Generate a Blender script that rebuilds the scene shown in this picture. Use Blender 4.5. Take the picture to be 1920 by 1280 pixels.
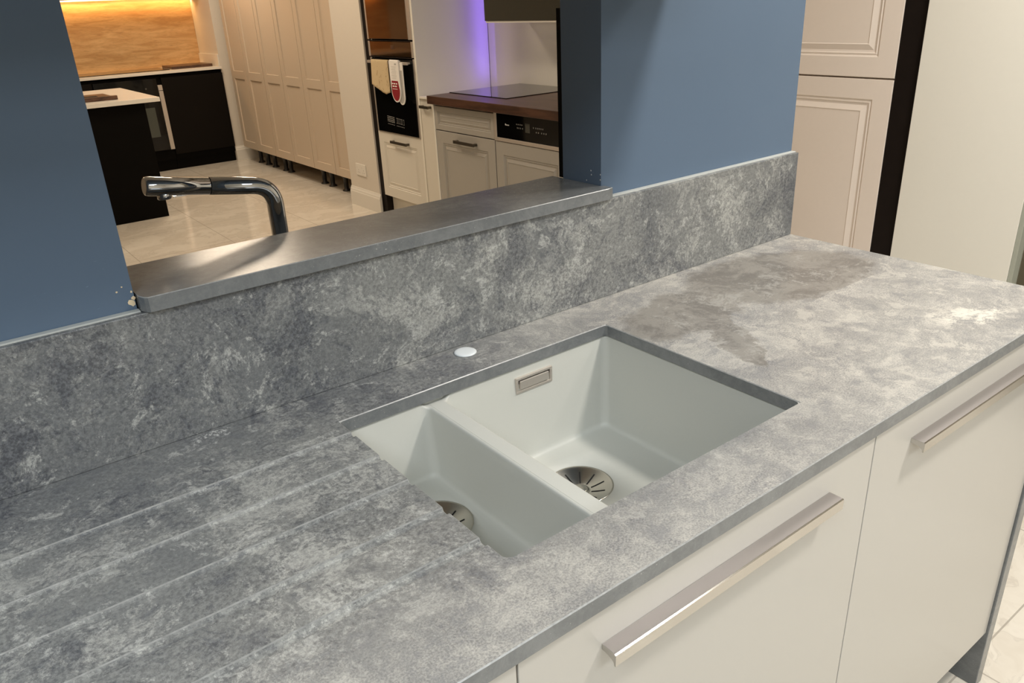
import bpy, bmesh, math, random
from mathutils import Vector, Matrix

random.seed(4)
C = bpy.context.scene.collection
for o in list(bpy.data.objects):
    bpy.data.objects.remove(o)

# ------------------------------------------------------------------ camera
cd = bpy.data.cameras.new('camera')
cam = bpy.data.objects.new('camera', cd)
C.objects.link(cam)
cd.sensor_width = 36.0
cd.lens = 1476.3 / 1920 * 36.0
cd.clip_start = 0.02
R = [(0.79210289, -0.60879037, -0.0441283), (-0.27644304, -0.29334672, -0.91516499), (0.54419874, 0.73710379, -0.40065664)]
M = Matrix(((R[0][0], -R[1][0], -R[2][0], -0.37281355),
            (R[0][1], -R[1][1], -R[2][1], -0.43183203),
            (R[0][2], -R[1][2], -R[2][2], 1.42697585),
            (0, 0, 0, 1)))
cam.matrix_world = M
bpy.context.scene.camera = cam

# ------------------------------------------------------------------ world, view
w = bpy.data.worlds.new('world')
bpy.context.scene.world = w
w.use_nodes = True
w.node_tree.nodes['Background'].inputs[0].default_value = (1.0, 0.93, 0.84, 1)
w.node_tree.nodes['Background'].inputs[1].default_value = 0.15
vs = bpy.context.scene.view_settings
vs.view_transform = 'Standard'
vs.look = 'None'
vs.gamma = 1
vs.exposure = 0.0
vs.use_curve_mapping = False


def light(name, x, y, z, watts, sx, sy=None, col=(1.0, 0.86, 0.70), rot=(0, 0, 0), spread=180):
    d = bpy.data.lights.new(name, 'AREA')
    d.shape = 'RECTANGLE' if sy else 'DISK'
    d.size = sx
    if sy:
        d.size_y = sy
    d.energy = watts
    d.color = col
    d.spread = math.radians(spread)
    o = bpy.data.objects.new(name, d)
    o.location = (x, y, z)
    o.rotation_euler = rot
    C.objects.link(o)
    return o


WARM = (1.0, 0.82, 0.62)
NEUT = (1.0, 0.945, 0.87)
COOL = (0.86, 0.94, 1.0)
ZL = 2.46
# ceiling lamps of the showroom, near side of the blue wall
light('ceiling_lamp_key', 1.15, -0.62, ZL, 30, 0.22, col=NEUT)
light('ceiling_lamp_aisle', 1.85, 0.15, ZL, 17, 0.30, col=NEUT)
light('ceiling_lamp_left', -1.3, -0.9, ZL, 42, 0.9, 0.9, col=COOL)
light('ceiling_lamp_rear', 0.6, -2.3, ZL, 38, 1.2, 1.2, col=COOL)
# beyond the opening
light('ceiling_lamp_middle', 1.1, 3.0, ZL, 12, 0.6, 0.6, col=WARM)
light('ceiling_lamp_far', 1.3, 4.9, ZL, 20, 0.6, 0.6, col=WARM)
light('ceiling_lamp_end', 1.7, 6.9, ZL, 22, 0.6, 0.6, col=WARM)
light('ceiling_lamp_side', -0.8, 4.6, ZL, 18, 0.8, 0.8, col=WARM)
# violet area light added in mid-air to tint the oven tower side panel
light('added_violet_light', 2.855, 3.965, 1.33, 0.55, 0.012, 0.80, col=(0.22, 0.11, 1.0),
      rot=(math.radians(90), 0, math.radians(52)))
# warm LED strip under the far wall units
light('warm_strip', 1.3, 8.40, 1.545, 5.0, 2.3, 0.012, col=(1.0, 0.55, 0.2), rot=(math.radians(12), 0, 0))
# lit strip under the hood
light('hood_strip', 2.72, 3.0, 1.288, 0.35, 0.25, 1.2, col=WARM)

# ------------------------------------------------------------------ node helpers


class NT:
    def __init__(s, name):
        s.m = bpy.data.materials.new(name)
        s.m.use_nodes = True
        s.t = s.m.node_tree
        s.b = s.t.nodes['Principled BSDF']
        g = s.t.nodes.new('ShaderNodeNewGeometry')
        s.pos = g.outputs['Position']

    def n(s, typ, **kw):
        x = s.t.nodes.new(typ)
        for k, v in kw.items():
            setattr(x, k, v)
        return x

    def put(s, sock, v):
        if isinstance(v, bpy.types.NodeSocket):
            s.t.links.new(v, sock)
        elif isinstance(v, (tuple, list)) and len(v) == 3 and sock.type == 'RGBA':
            sock.default_value = (*v, 1)
        else:
            sock.default_value = v

    def scale(s, vec, sc):
        x = s.n('ShaderNodeMapping')
        s.put(x.inputs['Vector'], vec)
        x.inputs['Scale'].default_value = sc
        return x.outputs[0]

    def noise(s, vec, sc, detail=4, rough=0.5, dist=0.0, col=False):
        x = s.n('ShaderNodeTexNoise')
        s.put(x.inputs['Vector'], vec)
        x.inputs['Scale'].default_value = sc
        x.inputs['Detail'].default_value = detail
        x.inputs['Roughness'].default_value = rough
        x.inputs['Distortion'].default_value = dist
        return x.outputs[1 if col else 0]

    def ramp(s, f, lo, hi, a=0.0, b=1.0):
        x = s.n('ShaderNodeMapRange', interpolation_type='SMOOTHSTEP')
        s.put(x.inputs[0], f)
        for i, v in enumerate((lo, hi, a, b)):
            s.put(x.inputs[i + 1], v)
        return x.outputs[0]

    def mix(s, f, a, b, mode='MIX'):
        x = s.n('ShaderNodeMix', data_type='RGBA', blend_type=mode)
        s.put(x.inputs[0], f)
        s.put(x.inputs[6], a)
        s.put(x.inputs[7], b)
        return x.outputs[2]

    def math(s, op, a, b=0.0, c=None):
        x = s.n('ShaderNodeMath', operation=op)
        s.put(x.inputs[0], a)
        s.put(x.inputs[1], b)
        if c is not None:
            s.put(x.inputs[2], c)
        return x.outputs[0]

    def vadd(s, a, b):
        x = s.n('ShaderNodeVectorMath', operation='ADD')
        s.put(x.inputs[0], a)
        s.put(x.inputs[1], b)
        return x.outputs[0]

    def vscale(s, a, k):
        x = s.n('ShaderNodeVectorMath', operation='SCALE')
        s.put(x.inputs[0], a)
        x.inputs['Scale'].default_value = k
        return x.outputs[0]

    def sep(s, v):
        x = s.n('ShaderNodeSeparateXYZ')
        s.put(x.inputs[0], v)
        return x.outputs

    def bump(s, h, strength=0.2, dist=0.001):
        x = s.n('ShaderNodeBump')
        x.inputs['Strength'].default_value = strength
        x.inputs['Distance'].default_value = dist
        s.put(x.inputs['Height'], h)
        s.put(s.b.inputs['Normal'], x.outputs[0])

    def set(s, **kw):
        names = dict(col='Base Color', rough='Roughness', metal='Metallic', spec='Specular IOR Level', coat='Coat Weight', coat_rough='Coat Roughness')
        for k, v in kw.items():
            s.put(s.b.inputs[names[k]], v)
        return s


def lin(r, g, b):
    f = lambda c: (c / 255 / 12.92) if c / 255 <= 0.04045 else ((c / 255 + 0.055) / 1.055) ** 2.4
    return (f(r), f(g), f(b))


def plain(name, col, rough=0.5, metal=0.0, spec=0.5, grain=0.0, gscale=60):
    t = NT(name)
    if grain:
        f = t.noise(t.pos, gscale, 3)
        a = tuple(c * (1 - grain) for c in col)
        b = tuple(min(1, c * (1 + grain)) for c in col)
        t.set(col=t.mix(f, a, b))
    else:
        t.set(col=col)
    t.set(rough=rough, metal=metal, spec=spec)
    return t.m


def ell(t, v, cx, cy, rx, ry, ang, soft=0.12):
    """soft-edged tilted ellipse in the plane of the worktop; 1 inside"""
    s = t.sep(v)
    ca, sa = math.cos(ang), math.sin(ang)
    dx = t.math('SUBTRACT', s[0], cx)
    dy = t.math('SUBTRACT', s[1], cy)
    u = t.math('DIVIDE', t.math('ADD', t.math('MULTIPLY', dx, ca), t.math('MULTIPLY', dy, sa)), rx)
    q = t.math('DIVIDE', t.math('SUBTRACT', t.math('MULTIPLY', dy, ca), t.math('MULTIPLY', dx, sa)), ry)
    d = t.math('ADD', t.math('MULTIPLY', u, u), t.math('MULTIPLY', q, q))
    return t.ramp(d, 1 - soft, 1 + soft, 1.0, 0.0)


def stone(name, top=False, edge=False):
    t = NT(name)
    p = t.pos
    warp = t.vscale(t.vadd(t.noise(p, 6, 3, 0.6, col=True), (-0.5, -0.5, -0.5)), 0.12)
    q = t.vadd(p, warp)
    big = t.noise(q, 3.6, 3, 0.5)
    med = t.noise(q, 9, 15, 0.84)
    med2 = t.noise(t.vadd(q, (3.1, 7.7, 1.3)), 7, 15, 0.86)
    fine = t.noise(p, 170, 6, 0.85)
    speck = t.noise(p, 330, 2, 0.6)
    fleck = t.noise(t.vadd(q, (9.3, 2.1, 5.5)), 26, 12, 0.80)
    grain = t.noise(p, 430, 3, 0.75)
    if edge:
        c = t.mix(t.ramp(med, 0.40, 0.62), (0.150, 0.158, 0.162), (0.215, 0.222, 0.222))
        c = t.mix(t.math('MULTIPLY', t.ramp(speck, 0.66, 0.72), t.ramp(big, 0.45, 0.6)), c, (0.45, 0.45, 0.43))
        t.set(col=c, rough=0.22, spec=0.6)
        return t.m
    c = t.mix(t.ramp(big, 0.38, 0.60), (0.155, 0.160, 0.163), (0.220, 0.222, 0.215))
    lf = t.ramp(big, 0.35, 0.65, 0.25, 0.75)
    c = t.mix(t.math('MULTIPLY', t.ramp(med, 0.518, 0.538), lf), c, (0.40, 0.397, 0.372))
    c = t.mix(t.math('MULTIPLY', t.ramp(fleck, 0.565, 0.585), 0.65), c, (0.43, 0.43, 0.41))
    df = t.ramp(big, 0.35, 0.65, 0.75, 0.25)
    c = t.mix(t.math('MULTIPLY', t.ramp(med2, 0.458, 0.475, 1, 0), df), c, (0.085, 0.089, 0.102))
    c = t.mix(t.math('MULTIPLY', t.ramp(fleck, 0.425, 0.445, 1, 0), 0.5), c, (0.105, 0.110, 0.122))
    c = t.mix(t.ramp(med2, 0.4, 0.6, 0.85, 0.35), c, t.mix(t.ramp(fine, 0.40, 0.60), (0.26, 0.26, 0.27), (0.76, 0.76, 0.74)), 'OVERLAY')
    if top:
        s = t.sep(p)
        fade = t.ramp(s[0], 0.10, 0.65)
        front = t.ramp(s[1], 0.17, 0.02)
        calm = t.math('MAXIMUM', fade, t.math('MULTIPLY', front, 0.9))
        paper = t.mix(t.ramp(med, 0.40, 0.58), (0.300, 0.292, 0.280), (0.430, 0.412, 0.380))
        paper = t.mix(t.math('MULTIPLY', t.ramp(med2, 0.42, 0.46, 1, 0), 0.6), paper, (0.215, 0.215, 0.222))
        paper = t.mix(t.ramp(med2, 0.4, 0.6, 0.85, 0.5), paper, t.mix(t.ramp(grain, 0.36, 0.62), (0.30, 0.30, 0.305), (0.72, 0.71, 0.69)), 'OVERLAY')
        c = t.mix(t.math('MULTIPLY', calm, 0.9), c, paper)
        pf = t.ramp(s[0], 0.3, 0.8, 0.22, 0.58)
        c = t.mix(t.math('MULTIPLY', t.math('MULTIPLY', t.ramp(fleck, 0.540, 0.565), calm), pf), c, (0.56, 0.53, 0.47))
        c = t.mix(t.math('MULTIPLY', t.math('MULTIPLY', t.ramp(fleck, 0.435, 0.455, 1, 0), calm), 0.5), c, (0.225, 0.225, 0.228))
        wq = t.vadd(p, t.vscale(t.vadd(t.noise(p, 16, 8, 0.7, col=True), (-0.5, -0.5, -0.5)), 0.10))
        a = ell(t, wq, 0.93, 0.430, 0.22, 0.125, math.radians(-10), 0.22)
        a = t.math('MULTIPLY', a, t.ramp(t.math('ADD', s[1], t.math('MULTIPLY', med, 0.006)), 0.309, 0.314))
        b = ell(t, wq, 0.65, 0.430, 0.15, 0.075, math.radians(8), 0.3)
        d = ell(t, wq, 0.625, 0.31, 0.115, 0.036, math.radians(60), 0.10)
        m = t.math('MAXIMUM', t.math('MAXIMUM', a, b), d)
        dk = t.mix(t.ramp(med, 0.44, 0.54), (0.170, 0.156, 0.138), (0.262, 0.244, 0.216))
        dk = t.mix(t.math('MULTIPLY', t.ramp(med2, 0.53, 0.57), 0.7), dk, (0.40, 0.385, 0.35))
        c = t.mix(t.math('MULTIPLY', m, 0.88), c, dk)
        g = ell(t, wq, 0.985, 0.085, 0.075, 0.035, math.radians(-25), 0.9)
        c = t.mix(t.math('MULTIPLY', g, t.ramp(med, 0.49, 0.54, 0, 0.75)), c, (0.74, 0.70, 0.61))
        g = ell(t, wq, -0.155, 0.560, 0.030, 0.013, 0.0, 0.9)
        c = t.mix(t.math('MULTIPLY', g, t.ramp(fine, 0.50, 0.58)), c, (0.62, 0.62, 0.60))
    c = t.mix(t.math('MULTIPLY', t.ramp(speck, 0.69, 0.74), 0.5), c, (0.58, 0.58, 0.55))
    t.set(col=c, rough=t.ramp(med, 0.3, 0.7, 0.30, 0.42), spec=0.5)
    t.bump(fine, 0.10, 0.0004)
    return t.m


def wood(name, a, b, scale=(1.2, 9, 9), rough=0.4, axis='x'):
    t = NT(name)
    v = t.scale(t.pos, scale)
    g = t.noise(v, 3.0, 8, 0.62, 0.8)
    k = t.noise(v, 22.0, 3, 0.5)
    c = t.mix(t.ramp(g, 0.30, 0.70), a, b)
    c = t.mix(t.math('MULTIPLY', t.ramp(k, 0.5, 0.75), 0.35), c, tuple(x * 0.62 for x in a))
    t.set(col=c, rough=rough)
    return t.m


def tile_floor():
    t = NT('polished_tile')
    s = t.sep(t.pos)

    def joint(c, off):
        f = t.math('FRACT', t.math('DIVIDE', t.math('ADD', c, off), 0.6))
        return t.math('LESS_THAN', t.math('ABSOLUTE', t.math('SUBTRACT', f, 0.5)), 0.0035)
    j = t.math('MAXIMUM', joint(s[0], 0.30 - 0.01 + 6), joint(s[1], 0.30 - 0.04 + 6))
    wq = t.vadd(t.pos, t.vscale(t.vadd(t.noise(t.pos, 2.2, 4, 0.6, col=True), (-0.5, -0.5, -0.5)), 0.9))
    n = t.noise(t.scale(wq, (1.4, 3.2, 1)), 1.7, 8, 0.62)
    vein = t.ramp(t.math('ABSOLUTE', t.math('SUBTRACT', n, 0.5)), 0.0, 0.028, 1, 0)
    c = t.mix(t.ramp(n, 0.3, 0.7), (0.66, 0.60, 0.51), (0.78, 0.73, 0.64))
    c = t.mix(t.math('MULTIPLY', vein, 0.28), c, (0.47, 0.42, 0.36))
    c = t.mix(t.math('MULTIPLY', j, 0.75), c, (0.36, 0.32, 0.27))
    t.set(col=c, rough=0.10, spec=0.5)
    return t.m


def blue_paint():
    t = NT('blue_emulsion')
    n = t.noise(t.pos, 3.0, 3)
    c = t.mix(n, lin(91, 109, 130), lin(98, 115, 135))
    scuff = t.math('MULTIPLY', t.ramp(t.noise(t.scale(t.pos, (10, 10, 60)), 6, 3), 0.70, 0.76), t.ramp(t.sep(t.pos)[2], 1.22, 1.09))
    c = t.mix(t.math('MULTIPLY', scuff, 0.6), c, lin(130, 150, 170))
    t.set(col=c, rough=0.55, spec=0.35)
    t.bump(t.noise(t.pos, 220, 2), 0.08, 0.0005)
    return t.m


MAT = dict(
    stone=stone('mottled_stone'), stone_top=stone('mottled_stone_top', top=True), stone_edge=stone('sawn_stone_edge', edge=True),
    blue=blue_paint(), tile=tile_floor(),
    wall=plain('warm_white_paint', (0.72, 0.66, 0.57), 0.6, grain=0.02),
    ceiling=plain('ceiling_white', (0.8, 0.78, 0.74), 0.8),
    skirt=plain('skirting_gloss', (0.80, 0.76, 0.68), 0.35),
    cream=plain('cream_lacquer', (0.62, 0.51, 0.39), 0.42, grain=0.015),
    taupe=plain('pale_taupe_door', (0.86, 0.76, 0.67), 0.45, grain=0.015),
    ivory=plain('ivory_door', (0.74, 0.70, 0.61), 0.40, grain=0.01),
    white=plain('white_panel', (0.84, 0.81, 0.72), 0.45, grain=0.01),
    greydoor=plain('putty_grey_door', (0.41, 0.385, 0.34), 0.42, grain=0.015),
    gloss=plain('pale_gloss_door', (0.52, 0.495, 0.45), 0.24, spec=0.5),
    carcass=plain('white_carcass', (0.6, 0.58, 0.54), 0.5),
    black=plain('black_door', (0.006, 0.0045, 0.0035), 0.5, spec=0.12),
    deepblack=plain('matt_black', (0.003, 0.0025, 0.002), 0.6, spec=0.08),
    espresso=plain('espresso_panel', (0.008, 0.005, 0.004), 0.5, spec=0.2, grain=0.3, gscale=20),
    plastic=plain('black_plastic', (0.02, 0.02, 0.02), 0.4),
    glass=plain('black_glass', (0.003, 0.003, 0.003), 0.05, spec=0.4),
    bronze=plain('bronze_mirror', (0.19, 0.10, 0.045), 0.05, metal=0.85),
    smoke=plain('grey_window_glass', (0.055, 0.065, 0.055), 0.12, spec=0.8),
    steel=plain('brushed_steel', (0.66, 0.60, 0.54), 0.42, metal=0.75, grain=0.04, gscale=300),
    satin=plain('satin_steel', (0.50, 0.47, 0.41), 0.22, metal=1.0),
    chrome=plain('chrome', (0.58, 0.58, 0.58), 0.04, metal=1.0),
    handle=plain('polished_handle', (0.60, 0.58, 0.55), 0.12, metal=1.0),
    handle_top=plain('brushed_handle_top', (0.46, 0.43, 0.42), 0.38, metal=0.9),
    sinkmat=plain('pale_grey_composite', (0.56, 0.56, 0.515), 0.45, spec=0.4, grain=0.02, gscale=400),
    pewter=plain('pewter_handle', (0.10, 0.085, 0.065), 0.35, metal=0.8),
    quartz=plain('white_quartz', (0.82, 0.78, 0.70), 0.25),
    oak=wood('oak_panel', lin(196, 150, 96), lin(226, 186, 132), (1.0, 7, 7)),
    walnut=wood('dark_oak_worktop', lin(58, 36, 26), lin(92, 62, 46), (9, 1.2, 9), 0.35),
    brownwood=wood('dark_brown_wood', lin(60, 38, 26), lin(104, 72, 52), (4, 2, 6), 0.4),
    olive=plain('olive_panel', lin(92, 84, 66), 0.5),
    graphite=plain('graphite_door', lin(62, 60, 52), 0.12),
    greyedge=plain('grey_green_edge', lin(170, 172, 158), 0.4),
    linen=plain('linen_towel', lin(214, 188, 138), 0.9, grain=0.12, gscale=50),
    cotton=plain('white_cotton', (0.86, 0.83, 0.78), 0.85),
    quilt=plain('grey_quilting', (0.46, 0.44, 0.41), 0.9, grain=0.1, gscale=120),
    red=plain('red_cotton', lin(140, 12, 26), 0.85),
    mark=plain('pale_marking', (0.70, 0.70, 0.68), 0.5),
    dimmark=plain('dim_marking', (0.22, 0.22, 0.21), 0.5),
    screen=plain('grey_display', lin(72, 72, 66), 0.3),
    plug=plain('milky_plastic', (0.72, 0.75, 0.76), 0.35),
    arris=plain('pale_stone_arris', (0.33, 0.33, 0.32), 0.30, grain=0.5, gscale=160),
    sealant=plain('pale_sealant', (0.52, 0.53, 0.50), 0.5),
    plaster=plain('bare_plaster', lin(236, 214, 178), 0.9, grain=0.1),
    dark=plain('slot_black', (0.001, 0.001, 0.001), 0.8),
)

# ------------------------------------------------------------------ mesh helpers


class MB:
    def __init__(s):
        s.bm = bmesh.new()

    def box(s, x0, x1, y0, y1, z0, z1, bev=0.0, mi=0):
        g = bmesh.ops.create_cube(s.bm, size=1)
        vs_ = g['verts']
        for v in vs_:
            v.co = ((x0 + x1) / 2 + v.co.x * (x1 - x0), (y0 + y1) / 2 + v.co.y * (y1 - y0), (z0 + z1) / 2 + v.co.z * (z1 - z0))
        fs = set(f for v in vs_ for f in v.link_faces)
        for f in fs:
            f.material_index = mi
        if bev:
            es = list(set(e for v in vs_ for e in v.link_edges))
            bmesh.ops.bevel(s.bm, geom=es, offset=bev, segments=2, affect='EDGES', profile=0.5)
        return s

    def face(s, pts, mi=0, smooth=False):
        f = s.bm.faces.new([s.bm.verts.new(p) for p in pts])
        f.material_index = mi
        f.smooth = smooth
        return f

    def lathe(s, prof, c, axis='z', n=32, mi=0, smooth=True):
        rings = []
        for r, h in prof:
            ring = []
            for i in range(n):
                a = 2 * math.pi * i / n
                u, v = r * math.cos(a), r * math.sin(a)
                if axis == 'z':
                    p = (c[0] + u, c[1] + v, c[2] + h)
                elif axis == 'x':
                    p = (c[0] + h, c[1] + u, c[2] + v)
                else:
                    p = (c[0] + u, c[1] + h, c[2] + v)
                ring.append(s.bm.verts.new(p))
            rings.append(ring)
        for a, b in zip(rings, rings[1:]):
            for i in range(n):
                f = s.bm.faces.new((a[i], a[(i + 1) % n], b[(i + 1) % n], b[i]))
                f.smooth = smooth
                f.material_index = mi
        for ring in (rings[0], rings[-1]):
            f = s.bm.faces.new(ring)
            f.material_index = mi
        return s

    def tube(s, pts, r, n=20, mi=0, caps=True):
        pts = [Vector(p) for p in pts]
        rr = r if isinstance(r, (list, tuple)) else [r] * len(pts)
        up = None
        rings = []
        for i, p in enumerate(pts):
            d = (pts[min(i + 1, len(pts) - 1)] - pts[max(i - 1, 0)]).normalized()
            if up is None:
                up = Vector((0, 1, 0)) if abs(d.y) < 0.9 else Vector((1, 0, 0))
            a = (up - d * up.dot(d)).normalized()
            b = d.cross(a)
            up = a
            rings.append([s.bm.verts.new(p + (a * math.cos(2 * math.pi * k / n) + b * math.sin(2 * math.pi * k / n)) * rr[i]) for k in range(n)])
        for a, b in zip(rings, rings[1:]):
            for k in range(n):
                f = s.bm.faces.new((a[k], a[(k + 1) % n], b[(k + 1) % n], b[k]))
                f.smooth = True
                f.material_index = mi
        if caps:
            for ring in (rings[0], rings[-1]):
                s.bm.faces.new(ring).material_index = mi
        return s

    def prism(s, prof, axis, a0, a1, mi=0):
        """closed outline prof extruded along an axis; outline gives the two other axes in order"""
        def P(u, v, a):
            return {'x': (a, u, v), 'y': (u, a, v), 'z': (u, v, a)}[axis]
        A = [s.bm.verts.new(P(u, v, a0)) for u, v in prof]
        B = [s.bm.verts.new(P(u, v, a1)) for u, v in prof]
        n = len(prof)
        for i in range(n):
            s.bm.faces.new((A[i], A[(i + 1) % n], B[(i + 1) % n], B[i])).material_index = mi
        s.bm.faces.new(A).material_index = mi
        s.bm.faces.new(B).material_index = mi
        return s

    def rings_panel(s, face, y0, y1, z0, z1, rings):
        """nested rectangles (inset left, right, bottom, top, height) on a plane facing -x at x=face"""
        prev = None
        for (l, r, b, t_, h) in rings:
            cur = [s.bm.verts.new((face - h, y, z)) for y, z in ((y0 + l, z0 + b), (y1 - r, z0 + b), (y1 - r, z1 - t_), (y0 + l, z1 - t_))]
            if prev:
                for i in range(4):
                    s.bm.faces.new((prev[i], prev[(i + 1) % 4], cur[(i + 1) % 4], cur[i]))
            prev = cur
        s.bm.faces.new(prev)
        return s


def obj(name, mb, mats, parent=None, label=None):
    bm = mb.bm
    bmesh.ops.recalc_face_normals(bm, faces=bm.faces)
    me = bpy.data.meshes.new(name)
    off = Vector((0, 0, 0))
    if parent is not None:
        q = parent
        while q is not None:
            off += Vector(q.location)
            q = q.parent
    for v in bm.verts:
        v.co -= off
    bm.to_mesh(me)
    bm.free()
    for m in (mats if isinstance(mats, (list, tuple)) else [mats]):
        me.materials.append(MAT[m] if isinstance(m, str) else m)
    o = bpy.data.objects.new(name, me)
    C.objects.link(o)
    if parent is not None:
        o.parent = parent
    if label:
        o['label'] = label
    return o


def thing(name, label, cat, loc=(0, 0, 0), group=None):
    o = bpy.data.objects.new(name, None)
    o.empty_display_size = 0.1
    C.objects.link(o)
    o.location = loc
    o['label'] = label
    o['category'] = cat
    if group:
        o['group'] = group
    return o


def tag(o, label, cat, group=None):
    o['label'] = label
    o['category'] = cat
    if group:
        o['group'] = group
    return o


def struct(name, mb, mat, parent=None):
    o = obj(name, mb, mat, parent)
    if parent is None:
        o['kind'] = 'structure'
    return o


def B(x0, x1, y0, y1, z0, z1, bev=0.0):
    return MB().box(x0, x1, y0, y1, z0, z1, bev)


# ------------------------------------------------------------------ the room
H = 0.90          # worktop height
XE = 1.187        # right end of the worktop
CEIL = 2.5
struct('floor', B(-4.0, 4.2, -4.0, 9.0, -0.05, 0), 'tile')
struct('ceiling', B(-4.0, 4.2, -4.0, 9.0, CEIL, CEIL + 0.05), 'ceiling')
struct('wall_behind', B(-4.0, 4.2, -4.1, -4.0, 0, CEIL), 'wall')
struct('wall_left', B(-4.1, -4.0, -4.0, 9.0, 0, CEIL), 'wall')
struct('wall_right', B(3.01, 3.09, -4.0, 9.0, 0, CEIL), 'wall')
struct('wall_far', B(-4.0, 3.01, 8.47, 8.6, 0, CEIL), 'wall')

# blue partition with the serving hatch
XL, XR, YF, YB = -0.195, 0.607, 0.602, 0.706
p = MB()
p.box(-4.0, XL, YF, YB, 0, CEIL)
p.box(XR, XE - 0.002, YF, YB, 0, CEIL)
p.box(XL, XR, YF, YB, 0, 1.084)
p.box(XL, XR, YF, YB, 2.1, CEIL)
wc = struct('wall_center', p, 'blue')
oh = thing('wall_cabinet', 'blue wall cabinet hanging above the hatch just out of the picture', 'cabinet', (-0.3, 0.41, 1.515))
obj('body', B(-1.5, 0.80, 0.22, 0.600, 1.515, 2.30, 0.002), 'blue', oh)
# knocked plaster at the two lower corners of the hatch
ch = MB()
for (x, z, s_) in ((-0.1995, 1.0965, 0.0048), (-0.1965, 1.102, 0.0028), (-0.2135, 1.114, 0.0013), (-0.2065, 1.119, 0.0011), (-0.1970, 1.1105, 0.0014)):
    n = 9
    ch.prism([(x + s_ * (0.7 + 0.4 * random.random()) * math.cos(2 * math.pi * i / n), z + s_ * (0.6 + 0.5 * random.random()) * math.sin(2 * math.pi * i / n)) for i in range(n)],
             'y', YF - 0.0006, YF + 0.001)
obj('plaster_chip', ch, 'plaster', wc, 'bare cream plaster where the paint broke off')
ch = MB()
for (y, z, s_) in ((0.628, 1.131, 0.0012), (0.627, 1.124, 0.0012), (0.6035, 1.1175, 0.0011), (0.6035, 1.127, 0.0009), (0.64, 1.112, 0.0008)):
    n = 7
    ch.prism([(y + s_ * (0.7 + 0.5 * random.random()) * math.cos(2 * math.pi * i / n), z + s_ * (0.9 + 0.8 * random.random()) * math.sin(2 * math.pi * i / n)) for i in range(n)],
             'x', XR - 0.0006, XR + 0.001)
obj('paint_scuff', ch, 'mark', wc, 'white scuffs on the blue paint')
# dark edging board on the far face of the partition
struct('trim_1', B(XR + 0.0015, XR + 0.05, YB, YB + 0.013, 1.107, 1.405), 'deepblack')

# pier by the cream cabinets, pier by the oven tower
struct('wall_pier', B(2.31, 3.01, 4.745, 5.20, 0, CEIL), 'wall')
struct('wall_alcove', B(2.335, 3.01, 7.87, 8.47, 0, CEIL), 'wall')


def skirt(pts_x, y0, y1, face):
    """skirting profile in plan thickness against a face towards -x"""
    prof = [(face, 0), (face - 0.017, 0), (face - 0.017, 0.105), (face - 0.013, 0.113), (face - 0.013, 0.120), (face - 0.007, 0.132), (face - 0.004, 0.142), (face, 0.142)]
    return MB().prism(prof, 'y', y0, y1)


struct('baseboard_pier', skirt(None, 4.728, 5.20, 2.31), 'skirt')
pr = [(7.87, 0), (7.853, 0), (7.853, 0.105), (7.857, 0.113), (7.857, 0.12), (7.863, 0.132), (7.866, 0.142), (7.87, 0.142)]
struct('baseboard_alcove', MB().prism(pr, 'x', 2.335, 3.01), 'skirt')

# ------------------------------------------------------------------ stone worktop with sink cut-out and drainer grooves
CX0, CX1, CY0, CY1 = 0.0, 0.506, 0.1003, 0.4831
GY = [0.440, 0.3625, 0.289, 0.2135, 0.1405]
GW = 0.0080
WX0, WY1 = -1.25, 0.6005
xs = [WX0, -0.80, -0.68, -0.56, -0.45, -0.36, -0.26, -0.16, -0.08, -0.03, CX0 - 0.0012, CX0, CX0 + 0.1, 0.3, CX1, CX1 + 0.0012, 0.8, XE - 0.0012, XE]
ys = {0.0, 0.0012, CY0, CY0 - 0.0012, CY1, CY1 + 0.0012, WY1}
for g in GY:
    for k in (-1, -0.94, -0.82, -0.6, 0, 0.6, 0.82, 0.94, 1):
        ys.add(round(g + GW * k, 5))
ys = sorted(ys)


def GP(q):
    for (a, da), (b, db) in zip(PR, PR[1:]):
        if q <= b:
            return da + (db - da) * (q - a) / (b - a)
    return 0.0


PR = [(0, 1.0), (0.6, 0.97), (0.82, 0.80), (0.94, 0.40), (1.0, 0.0)]


def ztop(x, y):
    z = H
    if x <= CX0 + 1e-6:
        for g in GY:
            q = abs(y - g) / GW
            if q < 1:
                z -= 0.0050 * max(0.0, min(1.0, (x + 1.10) / 0.9)) * GP(q)
    e = 1e-6
    if y < e or x > XE - e:
        z -= 0.0012
    if CX0 - e < x < CX1 + e and CY0 - e < y < CY1 + e:
        z -= 0.0012
    return z


wt = MB()
bm = wt.bm
V = {}
for i, x in enumerate(xs):
    for j, y in enumerate(ys):
        inside = CX0 + 1e-6 < x < CX1 - 1e-6 and CY0 + 1e-6 < y < CY1 - 1e-6
        if not inside:
            V[i, j] = bm.verts.new((x, y, ztop(x, y)))


def hole(i, j):
    return xs[i] > CX0 - 1e-6 and xs[i + 1] < CX1 + 1e-6 and ys[j] > CY0 - 1e-6 and ys[j + 1] < CY1 + 1e-6


def low(v, z=H - 0.02):
    k = (round(v.co.x, 6), round(v.co.y, 6))
    if k not in LOW:
        LOW[k] = bm.verts.new((v.co.x, v.co.y, z))
    return LOW[k]


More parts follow.
